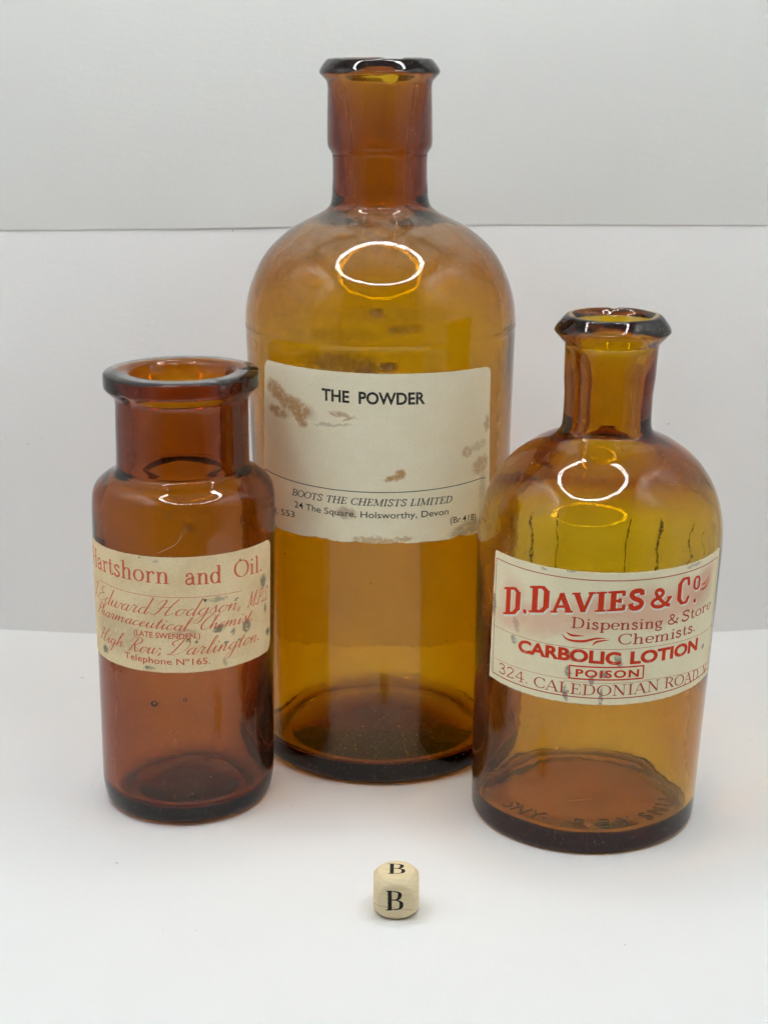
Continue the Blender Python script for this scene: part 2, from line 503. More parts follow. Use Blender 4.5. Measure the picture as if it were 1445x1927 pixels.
# ------------------------------------------------------------------ paper labels
def paper_label_material(name, base, dark, stains, warp=(.6, 2.4), grain=1.0, hatch=None, soft=.34):
    m, nt = mat(name); g = G(nt)
    A = g.attr('lab')
    c = g.mix(g.math('MULTIPLY', g.ramp(g.noise(A, .10, 5, .6), .32, .72), .7 * grain), base, dark)
    c = g.mix(g.math('MULTIPLY', g.ramp(g.noise(A, 1.3, 5, .7), .45, .75), .35 * grain), c, tuple(x * .78 for x in dark))
    Wp = g.warp(g.warp(A, warp[0], warp[1]), 2.6, .9)
    tex = g.math('MULTIPLY', g.noise(A, 2.2, 5, .75), g.ramp(g.noise(A, .55, 3, .6), .28, .62, .62, 1.12))
    for (u, v, ru, rv, rot, col, amt) in stains:
        b = g.blob(Wp, u, v, ru, rv, soft, rot)
        b = g.math('MULTIPLY', b, g.ramp(tex, .24, .50, amt * .22, amt))
        c = g.mix(b, c, col)
    if hatch:
        Hp = g.warp(A, .12, 6.0)
        tot = None
        for (u, v, ru, rv, rot, amt) in hatch:
            b = g.math('MULTIPLY', g.blob(Hp, u, v, ru, rv, .55, rot), amt)
            tot = b if tot is None else g.math('MAXIMUM', tot, b)
        o = g.xyz(A)
        st = g.math('SINE', g.math('MULTIPLY', g.math('ADD', g.math('MULTIPLY', o[0], .62), o[1]), 2 * math.pi / .55))
        tot = g.math('MULTIPLY', tot, g.ramp(st, -.9, .7, .15, .85))
        c = g.mix(tot, c, (.74, .13, .07))
    sp = g.ramp(g.noise(A, 1.9, 2, .5), .71, .75)
    c = g.mix(g.math('MULTIPLY', sp, .5 * grain), c, (.16, .13, .09))
    h = g.math('ADD', g.noise(A, 5, 4), g.math('MULTIPLY', g.noise(A, .35, 3), 2))
    g.out(g.diffuse(c, .7, g.bump(h, .3, .00010), .12))
    return m

def label_mesh(b, material, uL, uR, vB, vT, rad_c, rough=.05, label=None, ragged=0.0, lift=None):
    """uL,uR: functions of v; vB,vT: functions of u (mm). A sheet 0.11 mm thick, rounded corners."""
    nu, nv = 150, 50
    um0, um1 = uL(.5 * (vB(0) + vT(0))), uR(.5 * (vB(0) + vT(0)))
    def spot(s_, t_):
        a = s_
        uu = um0 + (um1 - um0) * a
        lo, hi = vB(uu), vT(uu)
        lo += rough * noise.noise((uu * .9, 1.1, b.seed)) + ragged * max(0, noise.noise((uu * .22, 7.7, b.seed)) + .15 + .7 * noise.noise((uu * 1.3, 2.7, b.seed)))
        hi += rough * noise.noise((uu * .9, 5.1, b.seed))
        d = min(uu - um0, um1 - uu)
        if d < rad_c:
            k = rad_c - math.sqrt(max(0, rad_c ** 2 - (rad_c - d) ** 2))
            lo += k; hi -= k
        vv = lo + (hi - lo) * t_
        L_, R_ = uL(vv), uR(vv)
        uu = L_ + (R_ - L_) * a + rough * .8 * noise.noise((vv * .7, 3.3, b.seed)) * (abs(a - .5) * 2) ** 8
        return uu, vv
    v, lab, f = [], [], []
    for lay, off in ((0, .15), (1, .04)):
        for j in range(nv + 1):
            for i in range(nu + 1):
                # finer columns near the ends so the corners read round
                x = i / nu
                s_ = .5 - .5 * math.cos(math.pi * x) if True else x
                uu, vv = spot(s_, j / nv)
                o2 = off + (lift(uu, vv) if lift else 0)
                v.append(b.pt(uu, vv, o2)); lab.append((uu, vv))
    nn = (nu + 1) * (nv + 1)
    ix = lambda l, i, j: l * nn + j * (nu + 1) + i
    for j in range(nv):
        for i in range(nu):
            f.append((ix(0, i, j), ix(0, i + 1, j), ix(0, i + 1, j + 1), ix(0, i, j + 1)))
            f.append((ix(1, i + 1, j), ix(1, i, j), ix(1, i, j + 1), ix(1, i + 1, j + 1)))
    for i in range(nu):
        f.append((ix(1, i, 0), ix(1, i + 1, 0), ix(0, i + 1, 0), ix(0, i, 0)))
        f.append((ix(0, i, nv), ix(0, i + 1, nv), ix(1, i + 1, nv), ix(1, i, nv)))
    for j in range(nv):
        f.append((ix(0, 0, j), ix(0, 0, j + 1), ix(1, 0, j + 1), ix(1, 0, j)))
        f.append((ix(1, nu, j), ix(1, nu, j + 1), ix(0, nu, j + 1), ix(0, nu, j)))
    # rim corners are doubled so the sheet's edge shades crisply
    nf = nu * nv * 2
    for k in range(nf, len(f)):
        q = f[k]; e = len(v)
        v += [v[c] for c in q]; lab += [lab[c] for c in q]
        f[k] = (e, e + 1, e + 2, e + 3)
    o = mesh_obj('paper_label', v, f, material, b.root, lab=lab)
    if label: o['label'] = label
    return o

brown = (.50, .265, .085); grey = (.13, .13, .115)
M_labB = paper_label_material('cream_label_paper', (.95, .885, .67), (.89, .81, .57), [
    (-35.2, 124.6, 4.6, 2.6, -20, brown, .85), (-27.5, 120.8, 6.8, 2.7, -14, brown, .85), (-34.5, 118.2, 4.6, 1.6, -8, brown, .8), (-25, 117.2, 2.6, 1.8, -60, brown, .8),
    (-11.5, 119.9, 4.0, .7, -10, (.48, .29, .12), .7), (-9.5, 118.6, 1.8, .45, 20, (.48, .29, .12), .6), (-14.5, 116.6, 6.0, .45, 3, (.52, .41, .25), .6),
    (5.8, 101.9, 1.7, 1.5, 40, brown, .9), (3.6, 100.6, 2.6, .75, 5, brown, .9),
    (33.8, 101.6, 3.6, 2.6, 25, (.56, .37, .17), .75), (27.9, 106.7, 1.9, 1.5, 0, (.56, .37, .17), .7), (36.6, 114.2, 1.4, 2.4, 0, (.45, .34, .18), .7), (33, 108, 3.2, 1.4, 10, (.52, .42, .26), .5),
    (-2.5, 81.4, 6, 1.3, 0, (.56, .37, .18), .8), (6, 81.8, 4, .7, 0, (.56, .37, .18), .7), (28, 82.2, 6, 2.4, 10, (.42, .32, .18), .75), (-10.7, 89.8, 3.2, 1.7, 0, (.40, .27, .17), .6),
    (35, 92, 1.6, 7, 0, (.52, .43, .28), .5)], grain=.8)
M_labR = paper_label_material('white_label_paper', (.95, .87, .62), (.89, .80, .53), [
    (-38, 71, 1.3, 3.4, 0, (.25, .21, .15), .85), (-28, 68, 1.0, 2.4, 20, (.38, .34, .27), .5), (-28.5, 63, 1.0, 1.4, 20, grey, .6), (-10.6, 61.6, .8, 1.8, 30, grey, .7), (2.7, 60.6, .9, 2.0, 30, grey, .65),
    (-11, 57, .9, 1.6, 10, grey, .7), (-1.2, 56.5, 1.3, 1.2, 40, grey, .7), (-11.5, 50.2, .7, 2.2, 10, grey, .75), (-1.5, 49.5, .5, 3.0, 0, grey, .7), (-4.3, 55, .7, 1.4, 0, grey, .6),
    (33.4, 59.4, .62, .75, 0, (.10, .09, .07), .85), (-20, 86, 1.0, .4, 0, grey, .7), (-12, 86.4, 1.4, .4, 0, grey, .7), (25, 86, 3, .5, 5, (.35, .30, .22), .6), (30, 78, 5, 6, 0, (.52, .44, .32), .3)],
    warp=(.9, 1.6), grain=1.0, hatch=[(-27, 71.0, 8, 3.4, 20, .6), (-15, 72, 12, 4.0, 18, .65), (2, 76.5, 16, 3.6, 8, .75), (12, 74, 14, 3.5, 6, .7), (24, 77.0, 10, 4.6, 10, .75), (31, 81.5, 5, 3, 20, .65), (-12, 69.5, 12, 2.2, 10, .55), (-30, 76, 4, 5, 0, .35)])
mould = (.12, .115, .085)
M_labL = paper_label_material('tan_label_paper', (.93, .755, .47), (.83, .645, .365), [
    (29.9, 73, 1.48, 2.03, 10, mould, .75), (31.2, 64.2, 0.62, 1.40, 0, mould, .8), (12.8, 62.6, 1.79, 1.01, 15, mould, .85), (22.2, 61.4, 1.56, 1.87, 0, mould, .75), (32.9, 56.2, 1.25, 1.25, 0, mould, .9),
    (8.8, 71.7, 0.58, 0.47, 0, mould, .95), (12.5, 71.6, 2.81, 0.62, 0, mould, .45), (3.9, 60, 0.62, 0.55, 0, mould, .9), (6.2, 59.2, 0.39, 0.39, 0, mould, .9), (-25.6, 53, 1.56, 1.25, 20, mould, .8), (17.3, 60.8, 0.62, 0.94, 0, mould, .8), (18.5, 70.4, 0.39, 0.39, 0, mould, .9),
    (15, 58, 0.70, 0.62, 0, mould, .8), (19.5, 57.6, 0.47, 0.47, 0, mould, .8), (-8, 51.2, 1.72, 0.39, 0, mould, .7), (14.5, 52, 0.47, 1.25, 20, mould, .6), (-28.6, 65, 0.39, 0.78, 0, mould, .8), (-10, 84.4, 0.55, 0.31, 0, mould, .7), (-5, 83.9, 0.55, 0.39, 0, mould, .6), (20, 82, 0.39, 0.47, 0, mould, .8),
    (3, 62.2, 3.6, 1.2, 0, (.42, .21, .14), .4), (-20, 60, 10, 6, 0, (.50, .40, .25), .4)], warp=(1.6, 2.2), grain=1.5)

label_mesh(BB, M_labB, lambda z: -40.6 - (132.8 - z) * .085, lambda z: 37.6 + (131 - z) * .030, lambda u: 80.55 - .012 * u, lambda u: 132.45 - .020 * u, 2.2, .10,
    'cream THE POWDER label with brown stains and a ragged lower edge', ragged=.9, lift=lambda u, z: .25 * sm(34, 38, u) * sm(120, 131, z))
bow = lambda u: 1 - (u / 39.0) ** 2
label_mesh(BR, M_labR, lambda z: -38.1 - (87.6 - z) * .012, lambda z: 40.0 + (87 - z) * .030, lambda u: 48.7 - 1.2 * bow(u), lambda u: 87.3 - .8 * bow(u), .3, .20,
    'cream label printed in red with shaded company lettering and POISON box')
label_mesh(BL, M_labL, lambda z: -42.5, lambda z: 34.9, lambda u: 50.0 + .0 * u, lambda u: 85.1 - .004 * u, 3.0, .14,
    'tan label with red print and dark mould spots')

# ------------------------------------------------------------------ lettering
def arc(cx, cy_, rx, ry, a0, a1, n=28):
    return [(cx + rx * math.cos(R(a0 + (a1 - a0) * k / n)), cy_ + ry * math.sin(R(a0 + (a1 - a0) * k / n))) for k in range(n + 1)]
def L_(x0, y0, x1, y1, w=None): return ('p', [(x0 + (x1 - x0) * k / 6, y0 + (y1 - y0) * k / 6) for k in range(7)], w)
def C_(pts, w=None): return ('p', catmull(pts, 7), w)
def E_(cx, cy_, rx, ry, a0, a1, w=None): return ('p', arc(cx, cy_, rx, ry, a0, a1), w)
def S_(x, y, h): return ('s', x, y, h)
def D_(x, y, r): return ('d', x, y, r)

SERIF = {
 ' ': (.36, []),
 'A': (.76, [L_(.36, 1, .08, 0, 0), L_(.36, 1, .66, 0, 1), L_(.17, .33, .55, .33, 0), S_(.08, 0, .1), S_(.66, 0, .12)]),
 'B': (.70, [L_(.18, 0, .18, 1, 1), S_(.14, 0, .11), S_(.14, 1, .11), C_([(.18, .975), (.38, .975), (.53, .9), (.56, .76), (.5, .6), (.36, .53), (.18, .53)]), C_([(.18, .53), (.40, .53), (.58, .43), (.62, .27), (.57, .1), (.4, .025), (.18, .025)])]),
 'C': (.74, [E_(.42, .5, .34, .49, 42, 318), L_(.67, .98, .67, .70, .1), L_(.66, .2, .67, .3, 0)]),
 'D': (.80, [L_(.18, 0, .18, 1, 1), S_(.14, 0, .11), S_(.14, 1, .11), C_([(.18, .975), (.38, .975), (.6, .85), (.68, .5), (.6, .15), (.38, .025), (.18, .025)])]),
 'E': (.66, [L_(.18, 0, .18, 1, 1), S_(.14, 0, .11), S_(.14, 1, .11), L_(.18, .975, .55, .975, 0), L_(.55, .99, .55, .74, .15), L_(.18, .52, .42, .52, 0), L_(.42, .63, .42, .41, .15), L_(.18, .025, .57, .025, 0), L_(.57, .01, .59, .28, .15)]),
 'H': (.86, [L_(.18, 0, .18, 1, 1), L_(.67, 0, .67, 1, 1), L_(.18, .52, .67, .52, 0), S_(.18, 0, .14), S_(.18, 1, .14), S_(.67, 0, .14), S_(.67, 1, .14)]),
 'I': (.38, [L_(.19, 0, .19, 1, 1), S_(.19, 0, .14), S_(.19, 1, .14)]),
 'L': (.64, [L_(.18, 0, .18, 1, 1), S_(.18, 0, .13), S_(.18, 1, .14), L_(.18, .025, .55, .025, 0), L_(.55, .01, .57, .3, .15)]),
 'M': (.98, [L_(.15, 0, .15, 1, .05), L_(.15, 1, .47, .04, 1), L_(.47, .04, .79, 1, 0), L_(.80, 0, .80, 1, 1), S_(.15, 0, .1), S_(.80, 0, .13), S_(.11, 1, .09), S_(.84, 1, .09)]),
 'N': (.86, [L_(.17, 0, .17, 1, .05), L_(.17, 1, .68, 0, 1), L_(.68, 0, .68, 1, .05), S_(.17, 0, .11), S_(.68, 1, .12), S_(.12, 1, .09)]),
 'O': (.84, [E_(.42, .5, .35, .49, 0, 360)]),
 'P': (.68, [L_(.18, 0, .18, 1, 1), S_(.18, 0, .14), S_(.14, 1, .11), C_([(.18, .975), (.40, .975), (.56, .9), (.6, .74), (.54, .55), (.38, .47), (.18, .47)])]),
 'R': (.76, [L_(.18, 0, .18, 1, 1), S_(.18, 0, .13), S_(.14, 1, .11), C_([(.18, .975), (.38, .975), (.54, .9), (.57, .75), (.5, .57), (.36, .5), (.18, .5)]), L_(.38, .5, .64, .02, 1), S_(.68, .02, .07)]),
 'S': (.60, [C_([(.50, .78), (.45, .93), (.3, .98), (.15, .91), (.12, .74), (.25, .58), (.42, .44), (.51, .26), (.43, .07), (.27, .02), (.13, .09), (.09, .26)], .7), L_(.51, .98, .51, .72, 0), L_(.09, .02, .09, .28, 0)]),
 'T': (.70, [L_(.35, 0, .35, 1, 1), S_(.35, 0, .14), L_(.06, .975, .64, .975, 0), L_(.065, .99, .055, .73, .15), L_(.635, .99, .645, .73, .15)]),
 'V': (.74, [L_(.09, 1, .37, 0, 1), L_(.37, 0, .64, 1, 0), S_(.09, 1, .12), S_(.64, 1, .1)]),
 '&': (.86, [C_([(.76, .5), (.62, .2), (.42, .02), (.2, .03), (.08, .2), (.16, .4), (.38, .58), (.47, .78), (.38, .95), (.25, .94), (.2, .78), (.32, .5), (.56, .16), (.78, .03)], .55), S_(.74, .5, .1)]),
 'a': (.54, [C_([(.1, .48), (.14, .59), (.25, .63), (.35, .58), (.39, .44)], .35), L_(.39, .46, .39, .07, 1), C_([(.38, .37), (.22, .33), (.09, .23), (.09, .1), (.19, .01), (.3, .05), (.38, .14)], .55), C_([(.39, .08), (.43, .01), (.5, .05)], .3), D_(.12, .49, .055)]),
 'c': (.48, [E_(.28, .32, .2, .31, 48, 320), D_(.42, .5, .055)]),
 'd': (.60, [E_(.26, .32, .19, .31, 0, 360), L_(.45, 0, .45, 1, 1), S_(.40, .985, .07), S_(.50, .015, .07)]),
 'e': (.50, [C_([(.09, .34), (.43, .34), (.41, .54), (.27, .63), (.13, .54), (.08, .32), (.13, .1), (.28, .01), (.43, .11)])]),
 'g': (.56, [E_(.24, .41, .16, .22, 0, 360), C_([(.15, .23), (.09, .14), (.17, .06), (.36, .02), (.45, -.1), (.35, -.24), (.19, -.26), (.07, -.17), (.14, -.03)], .4), L_(.36, .57, .49, .62, .3)]),
 'h': (.64, [L_(.16, 0, .16, 1, 1), S_(.16, .015, .12), S_(.10, .985, .06), C_([(.16, .44), (.27, .6), (.37, .62), (.45, .54), (.47, .4)]), L_(.47, .44, .47, 0, 1), S_(.47, .015, .12)]),
 'i': (.32, [L_(.16, 0, .16, .62, 1), S_(.16, .015, .12), S_(.11, .605, .06), D_(.16, .87, .07)]),
 'l': (.32, [L_(.16, 0, .16, 1, 1), S_(.16, .015, .12), S_(.10, .985, .06)]),
 'm': (.94, [L_(.16, 0, .16, .62, 1), S_(.16, .015, .11), S_(.10, .605, .06), C_([(.16, .44), (.26, .6), (.35, .62), (.43, .54), (.45, .4)]), L_(.45, .44, .45, 0, 1), S_(.45, .015, .1), C_([(.45, .44), (.55, .6), (.65, .62), (.73, .54), (.75, .4)]), L_(.75, .44, .75, 0, 1), S_(.75, .015, .11)]),
 'n': (.64, [L_(.16, 0, .16, .62, 1), S_(.16, .015, .12), S_(.10, .605, .06), C_([(.16, .44), (.27, .6), (.37, .62), (.45, .54), (.47, .4)]), L_(.47, .44, .47, 0, 1), S_(.47, .015, .12)]),
 'o': (.56, [E_(.28, .32, .21, .31, 0, 360)]),
 'p': (.60, [L_(.15, -.3, .15, .62, 1), S_(.15, -.29, .11), S_(.10, .605, .06), E_(.34, .32, .19, .31, 0, 360)]),
 'r': (.46, [L_(.16, 0, .16, .62, 1), S_(.16, .015, .12), S_(.10, .605, .06), C_([(.16, .38), (.24, .55), (.33, .62), (.4, .6)], .3), D_(.40, .55, .065)]),
 's': (.44, [C_([(.34, .5), (.29, .6), (.2, .63), (.11, .57), (.1, .47), (.2, .36), (.31, .27), (.36, .16), (.3, .04), (.19, .01), (.09, .07), (.07, .17)], .65), L_(.35, .62, .35, .46, 0)]),
 't': (.38, [C_([(.17, .86), (.165, .5), (.17, .14), (.21, .02), (.29, .02), (.36, .12)]), L_(.05, .605, .33, .605, 0)]),
 '2': (.58, [C_([(.1, .76), (.16, .94), (.32, .98), (.46, .88), (.46, .7), (.3, .4), (.08, .04)], .55), L_(.08, .03, .48, .03, .4), L_(.48, .02, .52, .2, .1)]),
 '3': (.58, [C_([(.1, .82), (.2, .96), (.36, .96), (.45, .8), (.38, .6), (.24, .54)], .6), C_([(.24, .54), (.42, .5), (.5, .28), (.42, .07), (.24, .02), (.08, .14)], .6)]),
 '4': (.60, [L_(.4, 0, .4, 1, .8), L_(.4, 1, .06, .3, 0), L_(.06, .3, .55, .3, .15), S_(.4, 0, .12)]),
 '.': (.26, [D_(.12, .06, .07)]),
 ',': (.26, [D_(.12, .06, .07), L_(.15, .04, .08, -.14, .2)]),
}
LATIN = dict(SERIF)
LATIN.update({
 'D': (.86, [L_(.22, 0, .22, 1, 1), S_(.14, .03, .14), S_(.14, .97, .14), L_(.2, .96, .52, .96, .3), L_(.5, .965, .66, .8, .6), L_(.66, .84, .66, .16, 1), L_(.66, .2, .5, .035, .6), L_(.2, .04, .52, .04, .3)]),
 'O': (.80, [L_(.2, .2, .2, .8, 1), L_(.6, .2, .6, .8, 1), L_(.2, .76, .32, .96, .7), L_(.3, .95, .5, .95, .3), L_(.48, .96, .6, .76, .7), L_(.2, .24, .32, .04, .7), L_(.3, .05, .5, .05, .3), L_(.48, .04, .6, .24, .7)]),
 'C': (.74, [L_(.2, .18, .2, .82, 1), L_(.2, .78, .34, .96, .7), L_(.3, .955, .56, .955, .3), L_(.54, .97, .6, .66, .6), L_(.2, .22, .34, .04, .7), L_(.3, .045, .54, .045, .3), L_(.52, .04, .62, .26, .5)]),
 'A': (.82, [L_(.40, 1, .12, 0, .45), L_(.38, 1, .70, 0, 1), L_(.2, .3, .58, .3, .3), S_(.12, .03, .14), S_(.70, .03, .16)]),
 'V': (.82, [L_(.13, 1, .42, 0, 1), L_(.42, 0, .70, 1, .4), S_(.12, .97, .16), S_(.70, .97, .14)]),
 'I': (.46, [L_(.23, 0, .23, 1, 1), S_(.23, .03, .2), S_(.23, .97, .2)]),
 'E': (.74, [L_(.22, 0, .22, 1, 1), S_(.14, .03, .14), S_(.14, .97, .14), L_(.2, .955, .62, .955, .35), L_(.60, 1, .60, .74, .5), L_(.2, .5, .48, .5, .35), L_(.47, .62, .47, .38, .45), L_(.2, .045, .62, .045, .35), L_(.61, 0, .63, .28, .5)]),
 'S': (.70, [C_([(.58, .72), (.52, .92), (.36, .95), (.2, .88), (.17, .7), (.28, .56), (.46, .45), (.57, .3), (.5, .1), (.34, .04), (.2, .08), (.13, .3)], .85), L_(.6, .98, .6, .7, .2), L_(.12, .02, .12, .3, .2)]),
})
SX = [(.54, .16)]
oval = C_([(.33, .33), (.21, .4), (.08, .27), (.07, .09), (.16, 0), (.28, .1), (.35, .32)])
downx = C_([(.37, .4), (.34, .2), (.35, .03), (.42, .0), (.54, .16)])
SCRIPT = {
 ' ': (.4, []),
 'a': (.5, [oval, downx]),
 'd': (.5, [oval, C_([(.41, 1.0), (.38, .5), (.35, .05), (.42, 0), (.54, .16)])]),
 'g': (.5, [oval, C_([(.37, .4), (.35, 0), (.28, -.4), (.15, -.5), (.05, -.38), (.22, -.1), (.54, .16)])]),
 'c': (.4, [C_([(.32, .3), (.3, .39), (.2, .4), (.07, .26), (.07, .08), (.18, 0), (.42, .16)])]),
 'e': (.4, [C_([(.0, .12), (.2, .2), (.3, .32), (.26, .4), (.15, .37), (.07, .22), (.09, .04), (.2, 0), (.42, .16)])]),
 'h': (.52, [C_([(0, .16), (.2, .68), (.26, .95), (.19, .98), (.12, .7), (.08, .0)]), C_([(.08, .05), (.23, .36), (.31, .38), (.33, .2), (.32, .04), (.4, 0), (.54, .16)])]),
 'i': (.28, [C_([(0, .16), (.1, .4), (.09, .2), (.1, .03), (.17, 0), (.3, .16)]), D_(.14, .62, .04)]),
 'l': (.28, [C_([(0, .16), (.18, .62), (.23, .95), (.16, .98), (.1, .6), (.09, .05), (.17, 0), (.3, .16)])]),
 'm': (.78, [C_([(0, .2), (.07, .4), (.08, .36), (.06, 0)]), C_([(.06, .05), (.2, .36), (.29, .38), (.3, .2), (.28, 0)]), C_([(.28, .05), (.44, .36), (.54, .38), (.56, .2), (.55, .04), (.63, 0), (.8, .16)])]),
 'n': (.52, [C_([(0, .2), (.08, .4), (.09, .36), (.07, 0)]), C_([(.07, .05), (.22, .36), (.31, .38), (.32, .2), (.31, .04), (.39, 0), (.54, .16)])]),
 'o': (.44, [C_([(.3, .38), (.18, .4), (.07, .27), (.07, .09), (.17, 0), (.3, .08), (.35, .25), (.29, .38), (.46, .3)])]),
 'r': (.4, [C_([(0, .16), (.1, .45), (.16, .4), (.26, .37), (.22, .2), (.22, .04), (.3, 0), (.42, .16)])]),
 's': (.36, [C_([(0, .16), (.18, .46), (.2, .34), (.26, .16), (.2, .02), (.08, .02), (.06, .08)]), L_(.2, .02, .4, .16, 0)]),
 't': (.3, [C_([(0, .16), (.16, .72), (.12, .4), (.1, .05), (.17, 0), (.32, .16)]), L_(.02, .5, .28, .52, 0)]),
 'u': (.54, [C_([(0, .16), (.08, .4), (.07, .2), (.09, .02), (.18, 0), (.3, .12), (.36, .4)]), C_([(.37, .4), (.34, .2), (.36, .03), (.43, 0), (.56, .16)])]),
 'w': (.66, [C_([(0, .16), (.08, .4), (.07, .2), (.09, .02), (.18, 0), (.28, .12), (.33, .4)]), C_([(.33, .4), (.31, .15), (.36, 0), (.46, .02), (.55, .16), (.56, .38), (.7, .3)])]),
 'J': (.62, [C_([(.1, .72), (.2, .93), (.52, .97), (.4, .5), (.28, -.1), (.1, -.2), (.02, -.02), (.5, .2)])]),
 'E': (.66, [C_([(.56, .82), (.48, .98), (.28, .96), (.22, .72), (.42, .56), (.14, .46), (.02, .2), (.16, 0), (.4, .04), (.64, .22)])]),
 'H': (.9, [C_([(.02, .62), (.1, .86), (.3, .93), (.26, .5), (.14, .1), (-.02, .0), (-.1, .12)]), C_([(.78, 1.0), (.62, .6), (.53, .12), (.62, 0), (.86, .18)]), C_([(.1, .4), (.3, .5), (.6, .52)], 0)]),
 'P': (.62, [C_([(.4, .92), (.28, .5), (.18, .05), (.04, .0)]), C_([(.0, .6), (.14, .9), (.44, 1), (.66, .85), (.58, .58), (.32, .48)])]),
 'C': (.56, [C_([(.58, .75), (.6, .93), (.44, 1), (.22, .78), (.08, .35), (.18, .03), (.38, .02), (.6, .2)])]),
 'R': (.76, [C_([(.4, .92), (.28, .5), (.18, .05), (.04, .0)]), C_([(.0, .6), (.14, .9), (.44, 1), (.66, .85), (.58, .58), (.32, .48)]), C_([(.36, .48), (.46, .2), (.58, 0), (.8, .18)])]),
 'D': (.78, [C_([(.4, .95), (.28, .5), (.15, .1), (0, .03), (.06, 0), (.4, .02), (.72, .35), (.74, .75), (.5, 1), (.15, .93), (-.05, .7), (.1, .55)])]),
 ',': (.26, [L_(.12, .06, .04, -.14, .6)]),
 '.': (.3, [D_(.1, .05, .05)]),
}

class Ink:
    """collects printed shapes in label coordinates (u, v mm), then bends them round the bottle"""
    def __init__(s): s.v, s.f, s.k = [], [], 0
    def ribbon(s, P, W):
        s.k += 1
        n = len(P); b0 = len(s.v)
        for i in range(n):
            a, c = P[max(0, i - 1)], P[min(n - 1, i + 1)]
            dx, dy = c[0] - a[0], c[1] - a[1]
            l = math.hypot(dx, dy) or 1
            nx_, ny_ = -dy / l, dx / l
            w = W[i] * .5
            s.v.append((P[i][0] + nx_ * w, P[i][1] + ny_ * w, s.k)); s.v.append((P[i][0] - nx_ * w, P[i][1] - ny_ * w, s.k))
        for i in range(n - 1):
            q = b0 + 2 * i
            s.f.append((q + 1, q + 3, q + 2, q))
    def line(s, P, w):
        out = [P[0]]
        for a, b in zip(P, P[1:]):
            n = max(1, int(math.dist(a, b) / 1.0))
            for j in range(1, n + 1): out.append((a[0] + (b[0] - a[0]) * j / n, a[1] + (b[1] - a[1]) * j / n))
        s.ribbon(out, [w] * len(out))
    def dot(s, u, v, r):
        s.k += 1
        b0 = len(s.v)
        for i in range(12):
            t = 2 * math.pi * i / 12
            s.v.append((u + r * math.cos(t), v + r * math.sin(t), s.k))
        s.f.append(tuple(range(b0, b0 + 12)))
    def build(s, b, material, parent, name='lettering', base=.168):
        v = [b.pt(u, z, base + .0022 * (k % 9)) for u, z, k in s.v]
        return mesh_obj(name, v, s.f, material, parent, smooth=False, lab=[(u, z) for u, z, k in s.v])

def path_z(pts):
    def fz(u):
        if len(pts) == 1: return pts[0][1]
        if len(pts) == 2:
            (a, za), (b, zb) = pts
            return za + (zb - za) * (u - a) / (b - a)
        tot = 0
        for i, (a, za) in enumerate(pts):
            w = za
            for j, (c, _) in enumerate(pts):
                if i != j: w *= (u - c) / (a - c)
            tot += w
        return tot
    return fz

def strokes(ink, text, font, pts, cap, stem, hair, slant=0.0, down=False, grow=0.0, shift=(0, 0), caps=None, track=0.0, serif_h=None):
    """set text between the first and last baseline point (u, v) with the given cap height in mm"""
    fz = path_z(pts)
    adv = sum(font[c][0] + track for c in text)
    u0, u1 = pts[0][0], pts[-1][0]
    sx = (u1 - u0) / adv
    x = 0.0
    for ch in text:
        a, st = font[ch]
        def T(px, py):
            u = u0 + (x + px) * sx + slant * py * cap
            return (u + shift[0], fz(u0 + (x + px) * sx) + py * cap + shift[1])
        for q in st:
            if q[0] == 'p':
                P = [T(px, py) for px, py in q[1]]
                Wd = []
                for i in range(len(P)):
                    p0, p1 = P[max(0, i - 1)], P[min(len(P) - 1, i + 1)]
                    dx, dy = p1[0] - p0[0], p1[1] - p0[1]
                    l = math.hypot(dx, dy) or 1
                    if q[2] is not None: t = q[2]
                    elif down: t = max(0, -dy / l) ** 1.6
                    else: t = abs(dy / l) ** 1.7
                    Wd.append(hair + (stem - hair) * t + grow)
                ink.ribbon(P, Wd)
            elif q[0] == 's':
                h = q[3]
                # keep serif width tied to the height so wide setting does not stretch it
                P = [T(q[1] - h, q[2]), T(q[1], q[2]), T(q[1] + h, q[2])]
                w = (serif_h or hair) + grow
                ink.ribbon(P, [w, w * 1.25, w])
            else:
                c = T(q[1], q[2])
                ink.dot(c[0], c[1], max(q[3] * cap, stem * .5) + grow * .5)
        x += a + track

def sans(ink, text, pts, cap, bold=0.0, space=1.0):
    """Blender's built-in sans face, fitted between the end points"""
    cu = bpy.data.curves.new('t', 'FONT')
    cu.body = text; cu.size = 1.0; cu.offset = bold; cu.resolution_u = 4; cu.space_character = space
    o = bpy.data.objects.new('t', cu); COL.objects.link(o)
    dg = bpy.context.evaluated_depsgraph_get()
    me = bpy.data.meshes.new_from_object(o.evaluated_get(dg))
    bpy.data.objects.remove(o); bpy.data.curves.remove(cu)
    bm = bmesh.new(); bm.from_mesh(me); bpy.data.meshes.remove(me)
    x0 = min(v.co.x for v in bm.verts); x1 = max(v.co.x for v in bm.verts)
    fz = path_z(pts)
    sx = (pts[-1][0] - pts[0][0]) / (x1 - x0)
    sy = cap / SANS_CAP
    for v in bm.verts:
        u = pts[0][0] + (v.co.x - x0) * sx
        v.co = Vector((u, fz(u) + v.co.y * sy, 0))
    for _ in range(3):
        ed = [e for e in bm.edges if e.calc_length() > .9]
        if not ed: break
        bmesh.ops.subdivide_edges(bm, edges=ed, cuts=1)
    ink.k += 1
    b0 = len(ink.v)
    bm.verts.index_update()
    for v in bm.verts: ink.v.append((v.co.x, v.co.y, ink.k))
    for f in bm.faces:
        idx = [b0 + v.index for v in f.verts]
        if f.normal.z < 0: idx.reverse()
        ink.f.append(tuple(idx))
    bm.free()
cu = bpy.data.curves.new('t', 'FONT'); cu.body = 'H'; cu.size = 1
